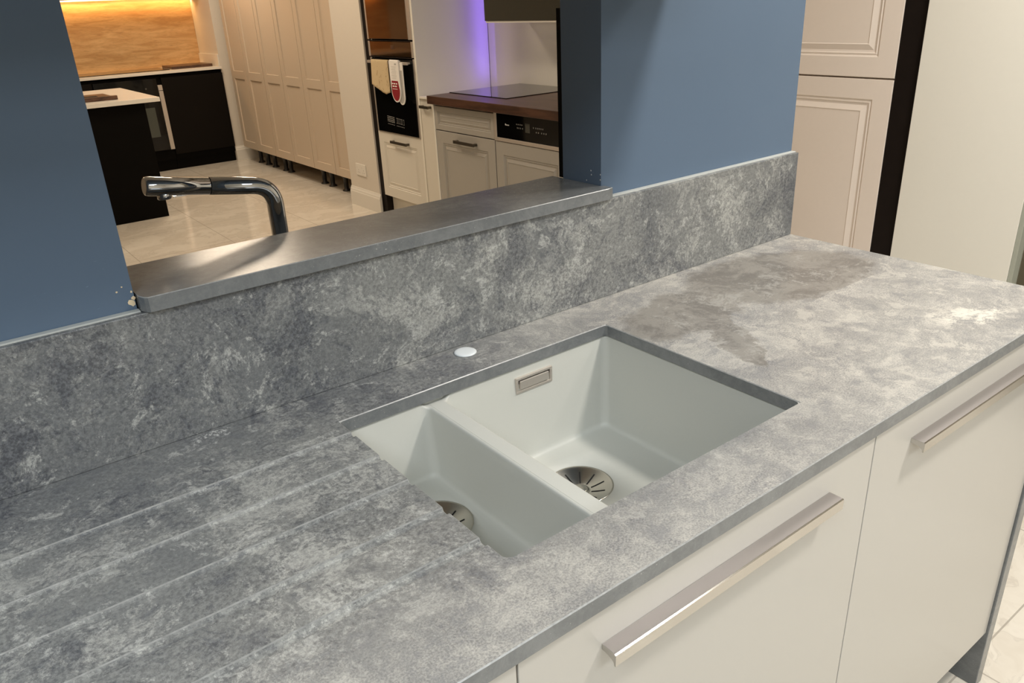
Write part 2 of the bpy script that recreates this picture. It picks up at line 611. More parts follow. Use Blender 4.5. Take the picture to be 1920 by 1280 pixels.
LOW = {}
cells = {}
for i in range(len(xs) - 1):
    for j in range(len(ys) - 1):
        if not hole(i, j):
            f = bm.faces.new((V[i, j], V[i + 1, j], V[i + 1, j + 1], V[i, j + 1]))
            cells[i, j] = f
            bm.faces.new((low(V[i, j]), low(V[i, j + 1]), low(V[i + 1, j + 1]), low(V[i + 1, j]))).material_index = 1
bm.edges.ensure_lookup_table()
for e in [e for e in bm.edges if len(e.link_faces) == 1 and e.verts[0].co.z > H - 0.012]:
    a, b = e.verts
    bm.faces.new((a, b, low(b), low(a))).material_index = 1
# rounded inner corners of the cut-out
for cx, cy, sx, sy in ((CX0, CY0, 1, 1), (CX0, CY1, 1, -1), (CX1, CY0, -1, 1), (CX1, CY1, -1, -1)):
    r = 0.011 if cy == CY0 and cx == CX0 else 0.006
    pr = [(cx, cy), (cx + sx * r, cy)]
    for k in range(1, 6):
        a = math.pi / 2 * k / 6
        pr.append((cx + sx * r * (1 - math.sin(a)), cy + sy * r * (1 - math.cos(a))))
    pr.append((cx, cy + sy * r))
    A = [bm.verts.new((u, v, H - 0.0012)) for u, v in pr]
    Bv = [bm.verts.new((u, v, H - 0.02)) for u, v in pr]
    bm.faces.new(A)
    bm.faces.new(Bv)
    for k in range(1, len(pr) - 1):
        bm.faces.new((A[k], A[k + 1], Bv[k + 1], Bv[k])).material_index = 1
e_ = 1e-5
for (i, j), f in cells.items():
    xa, xb, ya, yb = xs[i], xs[i + 1], ys[j], ys[j + 1]
    ring = CX0 - 0.0013 < xa and xb < CX1 + 0.0013 and CY0 - 0.0013 < ya and yb < CY1 + 0.0013
    if yb < 0.0013 or xa > XE - 0.0013 or ring or (xb < CX0 + e_ and xa > -1.0 and any(abs(ya - (g + 0.94 * GW)) < e_ for g in GY)):
        f.material_index = 2
worktop = obj('worktop', wt, ['stone_top', 'stone_edge', 'arris'])
tag(worktop, 'long grey mottled stone worktop with sink cut-out and five drainer grooves', 'worktop')

ep = MB().box(XE - 0.029, XE, 0.0, 0.600, 0, H - 0.0205, 0.0015)
end_panel = obj('end_panel', ep, 'stone_edge')
tag(end_panel, 'upright grey stone panel closing the right end of the worktop', 'panel')

up = obj('upstand', MB().box(WX0, XE - 0.002, 0.583, 0.601, H + 0.0001, 1.0855, 0.0012), 'stone')
tag(up, 'tall grey mottled stone upstand standing behind the worktop', 'upstand')

sb2 = MB().box(WX0, -0.1935, 0.5905, 0.6015, 1.0845, 1.0875, 0.0008)
obj('sealant', MB().box(0.614, XE - 0.002, 0.5905, 0.6015, 1.0845, 1.0875, 0.0008), 'sealant', up, 'pale sealant line along the wall')
obj('sealant', sb2, 'sealant', up, 'pale sealant line along the wall')

# hatch sill with two little ears in front of the wall
ZS0, ZS1, YS = 1.087, 1.107, 0.575
sl = MB()
outline = [(-0.189, YS + 0.004), (-0.185, YS), (0.603, YS), (0.607 + 0.006, YS + 0.003), (0.613, 0.600), (0.605, 0.600), (0.605, 0.735), (-0.193, 0.735), (-0.193, 0.600), (-0.193, 0.590)]
sl.prism(outline, 'z', ZS0, ZS1)
es = [e for e in sl.bm.edges if abs(e.verts[0].co.z - ZS1) < 1e-6 and abs(e.verts[1].co.z - ZS1) < 1e-6]
bv = bmesh.ops.bevel(sl.bm, geom=es, offset=0.001, segments=1, affect='EDGES')
for f in bv['faces']:
    f.material_index = 1
sill = obj('stone_ledge', sl, ['stone_edge', 'arris'])
tag(sill, 'grey stone ledge lying in the hatch of the blue wall', 'ledge')

plg = MB().lathe([(0.0185, 0), (0.0185, 0.0012), (0.0165, 0.0024), (0.012, 0.0030), (0.004, 0.0032)], (0.26, 0.5545, H + 0.0002))
cover = obj('tap_hole_cover', plg, 'plug')
tag(cover, 'small milky white round cap on the worktop behind the sink', 'cap')

# ------------------------------------------------------------------ sink


def rrect(x0, x1, y0, y1, r, n=6, m=10):
    arcs = []
    for cx, cy, a0 in ((x1 - r, y1 - r, 0), (x0 + r, y1 - r, 90), (x0 + r, y0 + r, 180), (x1 - r, y0 + r, 270)):
        arcs.append([(cx + r * math.cos(math.radians(a0 + 90 * k / n)), cy + r * math.sin(math.radians(a0 + 90 * k / n))) for k in range(n + 1)])
    out = []
    for i, arc in enumerate(arcs):
        out += arc
        p_, q_ = arc[-1], arcs[(i + 1) % 4][0]
        out += [(p_[0] + (q_[0] - p_[0]) * k / m, p_[1] + (q_[1] - p_[1]) * k / m) for k in range(1, m)]
    return out


def bowl(name, x0, x1, y0, y1, zb, dc, dr, parent, low_side, tp=1.0):
    """one rounded basin; rim is lower along the divider side"""
    m = MB()
    b_ = m.bm

    def zt(x, y, base):
        if low_side == 'left':
            f = 1 - min(1, max(0, (x - x0 - 0.001) / 0.012))
        else:
            f = 1 - min(1, max(0, (x1 - 0.001 - x) / 0.012))
        return base - 0.008 * f
    rings = []
    for ins, z, rim in ((-0.016, 0.8797, 1), (-0.004, 0.8797, 1), (-0.0018, 0.8790, 1), (-0.0005, 0.8775, 1), (0.0, 0.8750, 1), (0.002, 0.85, 0), (0.010, zb + 0.03, 0), (0.0104, zb + 0.0105, 0), (0.0112, zb + 0.006, 0), (0.0130, zb + 0.0025, 0), (0.0155, zb + 0.0006, 0), (0.0190, zb, 0)):
        r = 0.012 + max(0, ins) * 0.3
        ex0 = ex1 = ins
        if rim == 1 and ins < -0.005:
            if low_side == 'left':
                ex0 = -0.0152
            else:
                ex1 = -0.0152
        rings.append([b_.verts.new((x, y, zt(x, y, z) if rim else z)) for x, y in rrect(x0 + ex0, x1 - (ex1 if ins < 0 else max(0.0, ins - 0.010 * (1 - tp)) if ins > 0.002 else ins * tp), y0 + ins, y1 - ins, r)])
    # floor falls gently to the round outlet
    c = Vector(dc)
    circ = []
    mid = []
    for v in rings[-1]:
        d = Vector((v.co.x, v.co.y)) - c
        dn = d.normalized()
        mid.append(b_.verts.new((c.x + d.x * 0.5 + dn.x * dr * 0.5, c.y + d.y * 0.5 + dn.y * dr * 0.5, zb - 0.0015)))
        circ.append(b_.verts.new((c.x + dn.x * dr, c.y + dn.y * dr, zb - 0.003)))
    rings += [mid, circ]
    for a, b in zip(rings, rings[1:]):
        n = len(a)
        for k in range(n):
            f = b_.faces.new((a[k], a[(k + 1) % n], b[(k + 1) % n], b[k]))
            f.smooth = True
    o = obj(name, m, 'sinkmat', parent)
    # the shell gets its thickness on the hidden outer side
    up_ = [q.normal.z for q in o.data.polygons if abs(q.normal.z) > 0.99 and q.center.z + 0.70 < zb + 0.002]
    sm = o.modifiers.new('shell', 'SOLIDIFY')
    sm.thickness = 0.003
    sm.offset = -1 if sum(up_) > 0 else 1
    return o


def strainer(cx, cy, z, r, parent, rot=0.0):
    m = MB()
    m.lathe([(r * 1.0, -0.030), (r * 1.01, -0.0010), (r * 0.99, 0.0001), (r * 0.95, -0.0004), (r * 0.84, -0.0025), (r * 0.55, -0.0078), (r * 0.32, -0.0112), (r * 0.24, -0.0120), (r * 0.235, -0.0085), (r * 0.20, -0.0075), (r * 0.03, -0.0072)], (cx, cy, z), n=48)
    o = obj('drain', m, 'satin', parent, 'round steel drain dished towards its centre')
    m = MB()
    for k in range(10):
        a = rot + 2 * math.pi * k / 10
        d = Vector((math.cos(a), math.sin(a), 0))
        s_ = Vector((-d.y, d.x, 0))
        r0, r1 = r * 0.34, r * 0.76

        def P(rr, w_, dz):
            t_ = (rr - r0) / (r1 - r0)
            zz = z - 0.0108 + 0.0070 * t_ + dz
            return (Vector((cx, cy, 0)) + d * rr + s_ * w_ + Vector((0, 0, zz)))
        # a slot is a thin dark tongue let into the dished steel
        sec = []
        for rr in (r0, (r0 + r1) / 2, r1):
            bulge = 0.0012 if rr == (r0 + r1) / 2 else 0.0
            sec.append([m.bm.verts.new(P(rr, sx * 0.0010, dz - bulge * 0.2)) for sx, dz in ((-1, -0.002), (1, -0.002), (1, 0.0004), (-1, 0.0004))])
        for q0, q1 in zip(sec, sec[1:]):
            for i in range(4):
                m.bm.faces.new((q0[i], q0[(i + 1) % 4], q1[(i + 1) % 4], q1[i]))
        m.bm.faces.new(sec[0])
        m.bm.faces.new(sec[-1])
    obj('slot', m, 'dark', o, 'black radiating slots')
    return o


sink = thing('sink', 'pale grey composite one-and-a-half bowl sink set under the stone worktop', 'sink', (0.253, 0.29, 0.70))
bowl('large_bowl', 0.172, 0.509, 0.098, 0.4865, 0.709, (0.339, 0.366), 0.0535, sink, 'left')
bowl('small_bowl', -0.003, 0.1415, 0.098, 0.4865, 0.757, (0.075, 0.375), 0.0540, sink, 'right', 0.1)
dv = MB().box(0.1465, 0.1672, 0.088, 0.497, 0.80, 0.87195)
dv.box(0.125, 0.189, 0.4925, 0.499, 0.80, 0.8797).box(0.125, 0.189, 0.085, 0.092, 0.80, 0.8797)
obj('divider', dv, 'sinkmat', sink)
strainer(0.339, 0.366, 0.7065, 0.053, sink, math.radians(14))
strainer(0.075, 0.375, 0.7545, 0.0535, sink, math.radians(14))
of = MB()
ox0, ox1, oz0, oz1, oy = 0.306, 0.3815, 0.8345, 0.8625, 0.4840
for a in ((ox0, ox1, oz0, oz0 + 0.0045), (ox0, ox1, oz1 - 0.0045, oz1), (ox0, ox0 + 0.0045, oz0 + 0.004, oz1 - 0.004), (ox1 - 0.0045, ox1, oz0 + 0.004, oz1 - 0.004)):
    of.box(a[0], a[1], oy - 0.003, oy + 0.003, a[2], a[3], 0.0008)
ofo = obj('overflow_plate', of, 'steel', sink, 'rectangular steel overflow surround')
obj('overflow_recess', B(ox0 + 0.004, ox1 - 0.004, oy + 0.0005, oy + 0.003, oz0 + 0.004, oz1 - 0.004), 'dark', ofo)
obj('overflow_cap', B(ox0 + 0.0075, ox1 - 0.0075, oy - 0.0035, oy + 0.001, oz0 + 0.0068, oz1 - 0.0068, 0.0008), 'steel', ofo)

# ------------------------------------------------------------------ base cabinets under the worktop
YD = 0.005


def bar_handle(x0, x1, parent):
    z1 = 0.8315
    prof = [(YD, z1), (-0.0135, z1), (-0.0150, z1 - 0.0008), (-0.0150, 0.8165), (-0.0138, 0.8155), (-0.0125, 0.8165)]
    for k in range(6):
        a = math.pi / 2 * k / 5
        prof.append((YD - 0.0175 * math.cos(a) + 0.0, 0.8180 + 0.0065 * math.sin(a)))
    m = MB().prism(prof, 'x', x0, x1)
    hd = obj('handle', m, 'handle', parent, 'full-width polished metal bar handle')
    obj('handle_plate', B(x0 + 0.0003, x1 - 0.0003, -0.0133, YD - 0.0005, z1 - 0.0004, z1 + 0.0003), 'handle_top', hd, 'brushed upper face of the handle')
    return hd


def base_unit(x0, x1, label, hx0=None, hx1=None):
    t = thing('base_cabinet', label, 'cabinet', ((x0 + x1) / 2, 0.3, 0), 'pale gloss cabinets under the stone worktop')
    c = MB()
    # carcass is an open box: sides, bottom, back, so the sink bowls hang inside
    xa, xb = x0 + 0.001, x1 - 0.001
    c.box(xa, xa + 0.018, 0.026, 0.575, 0.152, 0.878)
    c.box(xb - 0.018, xb, 0.026, 0.575, 0.152, 0.878)
    c.box(xa + 0.018, xb - 0.018, 0.026, 0.575, 0.152, 0.170)
    c.box(xa + 0.018, xb - 0.018, 0.560, 0.575, 0.170, 0.878)
    obj('carcass', c, 'carcass', t)
    d = obj('door', B(x0 + 0.0012, x1 - 0.0012, YD, YD + 0.020, 0.152, 0.8785, 0.0008), 'gloss', t)
    if hx0 is not None:
        bar_handle(hx0, hx1, d)
    for lx in (x0 + 0.06, x1 - 0.06):
        for ly in (0.10, 0.52):
            obj('leg', MB().lathe([(0.028, 0), (0.028, 0.008), (0.016, 0.014), (0.016, 0.13), (0.024, 0.152)], (lx, ly, 0), n=16), 'plastic', t)
    return t


base_unit(-0.66, -0.062, 'pale gloss cabinet at the bottom edge of the photo, left of the sink cabinet', -0.555, -0.158)
base_unit(-0.062, 0.540, 'pale gloss cabinet directly under the sink with a long polished bar handle', 0.043, 0.441)
base_unit(0.540, XE - 0.0295, 'pale gloss cabinet beside the stone end panel with a long polished bar handle', 0.642, 1.062)

# ------------------------------------------------------------------ tap behind the ledge, on the counter of the next display
bc = thing('back_counter', 'low stone counter hidden behind the blue wall, carrying the chrome tap', 'counter', (-0.2, 1.0, 0))
obj('counter_top', B(-1.4, 1.0, 0.725, 1.28, 0.88, 0.90, 0.001), 'stone', bc)
obj('counter_body', B(-1.38, 0.98, 0.74, 1.25, 0.0, 0.8795, 0.001), 'black', bc)

tap = thing('tap', 'chrome mixer tap with a long pull-out spout above the stone ledge', 'tap', (0.095, 0.85, 0.90))
obj('base', MB().lathe([(0.027, 0.0), (0.027, 0.004), (0.024, 0.008), (0.0235, 0.055), (0.0215, 0.062), (0.015, 0.066)], (0.095, 0.85, 0.9005)), 'chrome', tap)
P0 = Vector((0.095, 0.85, 0.965))
Cn = Vector((0.095, 0.85, 1.158))
E0 = Vector((-0.103, 0.846, 1.1905))
dE = (E0 - Cn).normalized()
rb = 0.034
pts = [P0, P0.lerp(Cn, 0.5)]
a0 = Cn - Vector((0, 0, 1)) * rb
a1 = Cn + dE * rb
for k in range(15):
    s_ = k / 14
    pts.append((1 - s_) ** 2 * a0 + 2 * s_ * (1 - s_) * Cn + s_ ** 2 * a1)
J = Cn.lerp(E0, 0.52)
obj('neck', MB().tube(pts + [J - dE * 0.0008], 0.0140, 32), 'chrome', tap)
obj('joint_ring', MB().tube([J - dE * 0.0007, J + dE * 0.0007], 0.0132, 32), 'dark', tap)
sp = obj('spray_head', MB().tube([J + dE * 0.0007, E0 - dE * 0.012, E0 - dE * 0.005, E0 - dE * 0.0015, E0], [0.0140, 0.0146, 0.0146, 0.0138, 0.0120], 32), 'chrome', tap)
A0 = E0 - dE * 0.0265 + Vector((0, 0, -0.010))
obj('aerator', MB().lathe([(0.0105, 0.003), (0.0105, -0.0085), (0.0095, -0.0095), (0.0085, -0.0095), (0.0085, -0.006)], A0, n=24), 'chrome', sp)
obj('rocker_switch', MB().box(J.x - 0.056, J.x - 0.030, 0.8455, 0.8515, J.z - 0.0085, J.z - 0.0065).box(E0.x + 0.034, E0.x + 0.037, 0.845, 0.850, E0.z - 0.0225, E0.z - 0.016), 'chrome', sp)
lv = MB().tube([(0.119, 0.85, 0.93), (0.150, 0.85, 0.935), (0.185, 0.85, 0.945)], [0.009, 0.006, 0.0055], 16)
obj('lever', lv, 'chrome', tap)

# ------------------------------------------------------------------ doors on a plane facing -x


def shaker(name, xf, y0, y1, z0, z1, parent, midz=None, mat='cream'):
    g = 0.0036
    y0, y1, z0, z1 = y0 + g, y1 - g, z0 + g, z1 - g
    th, st, dp = 0.020, 0.068, 0.009
    m = MB()
    secs = [(z0, z1, st, st)] if midz is None else [(z0, midz, st, 0.035), (midz, z1, 0.035, st)]
    for (a, b, lo, hi) in secs:
        m.rings_panel(xf, y0, y1, a, b, [(0, 0, 0, 0, -th), (0, 0, 0, 0, 0), (st, st, lo, hi, 0), (st + 0.002, st + 0.002, lo + 0.002, hi + 0.002, -dp)])
        m.bm.faces.new([m.bm.verts.new((xf + th, y, z)) for y, z in ((y0, a), (y0, b), (y1, b), (y1, a))])
    return obj(name, m, mat, parent)


def raised(name, xf, y0, y1, z0, z1, parent, mat, st=0.068, th=0.021, k=1.0):
    g = 0.0016
    y0, y1, z0, z1 = y0 + g, y1 - g, z0 + g, z1 - g
    m = MB()

    def R_(i, h):
        return (i, i, i, i, h)
    rr = [R_(0, -th), R_(0, -0.001), R_(0.001, 0), R_(st, 0), R_(st + 0.002 * k, -0.003), R_(st + 0.006 * k, -0.005), R_(st + 0.008 * k, -0.003), R_(st + 0.011 * k, -0.003), R_(st + 0.013 * k, -0.006),
          R_(st + 0.019 * k, -0.007), R_(st + 0.036 * k, -0.0005), R_(st + 0.0385 * k, -0.0028)]
    m.rings_panel(xf, y0, y1, z0, z1, rr)
    m.bm.faces.new([m.bm.verts.new((xf + th, y, z)) for y, z in ((y0, z0), (y0, z1), (y1, z1), (y1, z0))])
    return obj(name, m, mat, parent)


def bow_handle(xf, y0, y1, z, parent):
    m = MB()
    m.box(xf - 0.030, xf - 0.020, y0, y1, z - 0.009, z + 0.009, 0.002)
    for yy in (y0, y1 - 0.018):
        m.box(xf - 0.022, xf - 0.0002, yy, yy + 0.018, z - 0.0075, z + 0.0075, 0.002)
    return obj('handle', m, 'pewter', parent, 'dark pewter bow handle')


# cream larder run beyond the hatch
XC = 2.39
ys_c = [7.75, 7.335, 6.90, 6.475, 6.05, 5.63, 5.205]
units = [(0, 1, (7.55, 7.357), 'farthest cream shaker tall cabinet, beside the black kitchen units'),
         (1, 2, (7.18, 6.92), 'cream shaker tall cabinet with one door, second from the black kitchen units'),
         (2, 4, (6.80, 6.07), 'two-door cream shaker tall cabinet in the middle of the cream row'),
         (4, 5, (5.91, 5.65), 'cream shaker tall cabinet with one door, second from the socket pier'),
         (5, 6, (5.45, 5.26), 'nearest cream shaker tall cabinet, partly hidden by the socket pier')]
for a, b, legs, lab in units:
    y1, y0 = ys_c[a], ys_c[b]
    t = thing('tall_cabinet', lab, 'cabinet', (XC + 0.3, (y0 + y1) / 2, 0), 'cream shaker tall cabinets along the far right wall')
    obj('carcass', B(XC + 0.0215, XC + 0.60, y0 + 0.003, y1 - 0.003, 0.147, 2.28, 0.001), 'cream', t)
    for k in range(a, b):
        shaker('door', XC, ys_c[k + 1], ys_c[k], 0.145, 2.28, t, 0.85)
    for ly in legs:
        for lx in (XC + 0.085, XC + 0.53):
            obj('leg', MB().lathe([(0.034, 0), (0.034, 0.006), (0.026, 0.014), (0.019, 0.02), (0.019, 0.10), (0.03, 0.128), (0.03, 0.1465)], (lx, ly, 0), n=16), 'plastic', t)

# wall socket on the pier
so = thing('wall_socket', 'white double wall socket low on the pier beside the oven tower', 'socket', (2.31, 4.998, 0.285))
obj('faceplate', B(2.302, 2.3095, 4.922, 5.076, 0.242, 0.330, 0.002), 'skirt', so)
for yy in (4.955, 5.03):
    sw = MB().box(2.3005, 2.3025, yy + 0.012, yy + 0.024, 0.298, 0.314, 0.0008)
    obj('switch', sw, 'quartz', so)
    hs = MB()
    for dy, dz in ((0, 0.012), (-0.011, -0.006), (0.011, -0.006)):
        hs.box(2.3015, 2.3025, yy + dy - 0.003, yy + dy + 0.003, 0.272 + dz - 0.002, 0.272 + dz + 0.002)
    obj('pin_hole', hs, 'dimmark', so, 'dark pin openings')

# dark filler between pier and oven tower
fl = obj('filler_panel', B(2.322, 2.375, 4.672, 4.744, 0, 2.3), 'espresso')
tag(fl, 'narrow dark brown upright filler between the socket pier and the oven tower', 'panel')

# ------------------------------------------------------------------ oven tower
XT = 2.31
TY0, TY1 = 4.082, 4.668
tw = thing('oven_tower', 'tall ivory cabinet housing the ovens, tea towel side, with violet-lit side panel', 'cabinet', (2.6, 4.37, 0))
cs = MB()
cs.box(XT + 0.022, 2.90, TY1 - 0.018, TY1, 0.15, 2.28)
cs.box(XT + 0.022, 2.90, TY0, TY0 + 0.018, 0.15, 2.28)
cs.box(XT + 0.022, 2.90, TY0 + 0.018, TY1 - 0.018, 0.15, 0.168)
cs.box(XT + 0.022, 2.90, TY0 + 0.018, TY1 - 0.018, 0.590, 0.604)
cs.box(2.885, 2.90, TY0 + 0.018, TY1 - 0.018, 0.168, 2.28)
cs.box(XT + 0.022, 2.885, TY0 + 0.018, TY1 - 0.018, 1.80, 2.28)
obj('carcass', cs, 'ivory', tw)
obj('side_panel', B(XT - 0.004, 2.868, 4.060, 4.0815, 0.0, 2.28, 0.001), 'white', tw, 'smooth white side panel')
d = raised('door', XT, TY0, TY1, 0.15, 0.606, tw, 'ivory')
bow_handle(XT, 4.247, 4.461, 0.552, d)
obj('upper_front', B(XT, XT + 0.02, TY0, TY1, 1.81, 2.28, 0.001), 'ivory', tw)
obj('plinth', B(XT + 0.06, XT + 0.075, TY0, TY1, 0, 0.149), 'ivory', tw)

ov = thing('oven', 'black glass single oven with a bar handle, tea towel and glove hanging on it', 'oven', (2.5, 4.37, 0.61))
obj('body', B(XT + 0.012, 2.80, 4.104, 4.645, 0.612, 1.088), 'plastic', ov)
obj('glass_door', B(XT - 0.010, XT + 0.0118, 4.100, 4.632, 0.612, 1.090, 0.002), 'glass', ov, 'black glass oven door')
tr = MB()
tr.box(XT - 0.006, XT + 0.011, 4.6325, 4.655, 0.607, 1.095, 0.001)
obj('trim_strip', B(XT - 0.006, XT + 0.011, 4.083, 4.0995, 0.607, 1.095, 0.001), 'steel', ov)
obj('lower_strip', B(XT - 0.004, XT + 0.011, 4.0995, 4.6325, 0.607, 0.6115), 'steel', ov)
obj('trim_strip', tr, 'steel', ov, 'brushed steel side strips')
hb = MB().box(XT - 0.050, XT - 0.036, 4.105, 4.625, 1.063, 1.080, 0.002)
hb.box(XT - 0.040, XT - 0.0102, 4.125, 4.140, 1.066, 1.077)
hb.box(XT - 0.040, XT - 0.0102, 4.590, 4.605, 1.066, 1.077)
obj('handle', hb, 'steel', ov)
rr_ = random.Random(7)
for nm, y_hi, y_lo in (('clock_marks', 4.494, 4.392), ('setting_marks', 4.376, 4.262)):
    mk = MB()
    yv = y_hi
    while yv > y_lo + 0.01:
        wv = rr_.choice((0.014, 0.018, 0.022))
        zc = 0.705 - (4.494 - yv) * 0.05
        if nm == 'clock_marks':
            for k in range(4):
                mk.box(XT - 0.0106, XT - 0.0101, yv - wv, yv - 0.002, zc - 0.020 + k * 0.011 + rr_.uniform(-.001, .001), zc - 0.0145 + k * 0.011)
        else:
            mk.box(XT - 0.0106, XT - 0.0101, yv - 0.014, yv - 0.0115, zc - 0.018, zc + 0.018)
            mk.box(XT - 0.0106, XT - 0.0101, yv - 0.0115, yv - 0.003, zc + 0.014, zc + 0.018)
            mk.box(XT - 0.0106, XT - 0.0101, yv - 0.0115, yv - 0.003, zc - 0.018, zc - 0.014)
        mk.box(XT - 0.0106, XT - 0.0101, yv - wv * 0.8, yv - 0.002, zc - 0.036, zc - 0.032)
        yv -= wv + 0.001
    obj(nm, mk, 'dimmark', ov, 'small pale symbols on the black glass')

wd = thing('warming_drawer', 'shallow bronze mirrored drawer between the two ovens', 'drawer', (2.5, 4.37, 1.1))
obj('body', B(XT + 0.012, 2.80, 4.110, 4.640, 1.106, 1.196), 'plastic', wd)
obj('front', B(XT - 0.006, XT + 0.0118, 4.106, 4.640, 1.106, 1.196, 0.001), 'bronze', wd, 'bronze mirrored drawer front')
t2 = MB().box(XT - 0.007, XT + 0.011, 4.6405, 4.664, 1.103, 1.198, 0.001)
obj('trim_strip', B(XT - 0.007, XT + 0.011, 4.083, 4.1055, 1.103, 1.198, 0.001), 'steel', wd)
obj('trim_strip', t2, 'steel', wd)
obj('label_sticker', B(XT - 0.0066, XT - 0.0061, 4.318, 4.360, 1.150, 1.174), 'brownwood', wd)

uo = thing('upper_oven', 'bronze mirrored upper oven above the tea towel', 'oven', (2.5, 4.37, 1.2))
obj('body', B(XT + 0.012, 2.80, 4.110, 4.640, 1.212, 1.79), 'plastic', uo)
obj('glass_door', B(XT - 0.010, XT + 0.0118, 4.130, 4.640, 1.212, 1.79, 0.002), 'bronze', uo, 'bronze mirrored glass door')
t2 = MB().box(XT - 0.007, XT + 0.011, 4.6405, 4.664, 1.209, 1.79, 0.001)
obj('trim_strip', B(XT - 0.007, XT + 0.011, 4.083, 4.1295, 1.209, 1.79, 0.001), 'steel', uo)
obj('trim_strip', t2, 'steel', uo)
sh = MB().box(XT - 0.006, XT + 0.6 - 0.02, 4.101, 4.648, 1.0965, 1.1025).box(XT - 0.010, XT + 0.56, 4.101, 4.648, 1.1985, 1.2035)
obj('shelf', sh, 'espresso', tw, 'dark shelf edges between the ovens')

# tea towel over the oven handle
XH = XT - 0.043


def hanging(name, ya, yb, bot, mat, xh, label, cat, wob=0.002, back=0.16, nn=14):
    m = MB()
    b_ = m.bm
    ztop_ = 1.082
    rows = []
    prof = []
    for k in range(10):
        prof.append((xh + 0.0105, ztop_ - 0.002 - back * (1 - k / 10.0)))
    for k in range(9):
        a = math.pi * k / 8
        prof.append((xh + 0.0100 * math.cos(a), ztop_ + 0.004 * math.sin(a)))
    nf = 16
    for k in range(1, nf + 1):
        prof.append((xh - 0.0100, -k / nf))
    for i in range(nn + 1):
        s_ = i / nn
        y = ya + (yb - ya) * s_
        row = []
        for (x, z) in prof:
            yy = y
            xx = x
            if z < 0:
                L = ztop_ - bot(s_)
                f = -z
                zz = ztop_ - 0.002 - L * f
                yy = y + (y - (ya + yb) / 2) * 0.06 * f + 0.012 * f * (1 if s_ > 0.5 else 0.4)
                xx = x - wob * (1 + math.sin(s_ * 11)) * f
            else:
                zz = z
            row.append(b_.verts.new((xx, yy, zz)))
        rows.append(row)
    for a, b in zip(rows, rows[1:]):
        for k in range(len(prof) - 1):
            b_.faces.new((a[k], a[k + 1], b[k + 1], b[k])).smooth = True
    o = obj(name, m, mat)
    sm = o.modifiers.new('cloth', 'SOLIDIFY')
    sm.thickness = 0.0025
    sm.offset = 0
    return o


def towel_bottom(s_):
    # s_=0 at the glove side
    pts_ = [(0.0, 0.890), (0.22, 0.876), (0.45, 0.884), (0.6, 0.902), (1.0, 0.930)]
    for (a, za), (b, zb) in zip(pts_, pts_[1:]):
        if s_ <= b:
            return za + (zb - za) * (s_ - a) / (b - a)
    return pts_[-1][1]


tl = NT('floral_linen')
fl_ = tl.ramp(tl.noise(tl.pos, 26, 4, 0.6, 1.2), 0.58, 0.66)
tl.set(col=tl.mix(tl.math('MULTIPLY', fl_, 0.6), lin(208, 186, 146), lin(140, 100, 62)), rough=0.9)
MAT['floral'] = tl.m
tag(hanging('tea_towel', 4.335, 4.560, towel_bottom, 'floral', XH, '', ''), 'beige patterned tea towel hanging over the black oven handle', 'towel')

# double oven glove: a long band folded over the handle with rounded pocket ends
gv = thing('oven_glove', 'white and red double oven glove hanging on the black oven handle', 'glove', (XH, 4.24, 1.08))


def pocket_outline(yc, hw, ztop_, zbot, tilt, ins=0.0):
    out = [(yc - hw + ins, ztop_), (yc + hw - ins, ztop_)]
    n = 12
    zc = zbot + hw * 1.35
    for k in range(n + 1):
        a = math.pi * k / n
        out.append((yc + tilt + (hw - ins) * math.cos(a) * 1.03, zc - (hw * 1.35 - ins) * math.sin(a)))
    return out


m = MB()
m.prism(pocket_outline(4.245, 0.058, 1.086, 0.832, -0.004), 'x', XH - 0.0215, XH - 0.0145)
obj('front_band', m, 'cotton', gv, 'white cotton front pocket')
m = MB()
m.prism([(4.254 - 0.053 + 0.005, 0.965), (4.254 + 0.030, 0.965)] + pocket_outline(4.245, 0.058, 0.96, 0.832, -0.004, 0.009)[2:], 'x', XH - 0.0232, XH - 0.0214)
obj('red_pocket', m, 'red', gv, 'deep red pocket patch')
m = MB()
for zz, y_a, y_b in ((0.948, 4.215, 4.232), (0.948, 4.240, 4.262), (0.948, 4.268, 4.280), (0.932, 4.222, 4.245), (0.932, 4.252, 4.276), (0.915, 4.218, 4.278)):
    m.box(XH - 0.0238, XH - 0.0231, y_a, y_b, zz - (0.004 if zz > 0.92 else 0.0015), zz + (0.004 if zz > 0.92 else 0.0015))
obj('printed_mark', m, 'cotton', gv, 'white printed marks')
m = MB()
for k in range(9):
    zz = 1.050 - k * 0.009
    m.box(XH - 0.0220, XH - 0.0214, 4.214 + 0.004 * (k % 3), 4.276 - 0.005 * (k % 2), zz, zz + 0.0018)
m.box(XH - 0.0222, XH - 0.0214, 4.210, 4.232, 1.062, 1.072)
obj('printed_lines', m, 'quilt', gv, 'grey printed lines and a small dark tab')
m = MB()
m.prism(pocket_outline(4.190, 0.040, 1.078, 0.818, 0.000), 'x', XH - 0.0125, XH - 0.0080)
obj('rear_band', m, 'cotton', gv)
m = MB()
m.prism(pocket_outline(4.190, 0.040, 1.03, 0.818, 0.000, 0.009), 'x', XH - 0.0135, XH - 0.0124)
obj('lining', m, 'quilt', gv, 'grey quilted lining')
m = MB()
m.prism([(XH - 0.021, 1.070), (XH - 0.0215, 1.084), (XH - 0.012, 1.092), (XH + 0.0, 1.084), (XH + 0.0, 1.0805), (XH - 0.008, 1.0815), (XH - 0.0145, 1.076)], 'y', 4.19, 4.303)
obj('fold', m, 'cotton', gv)

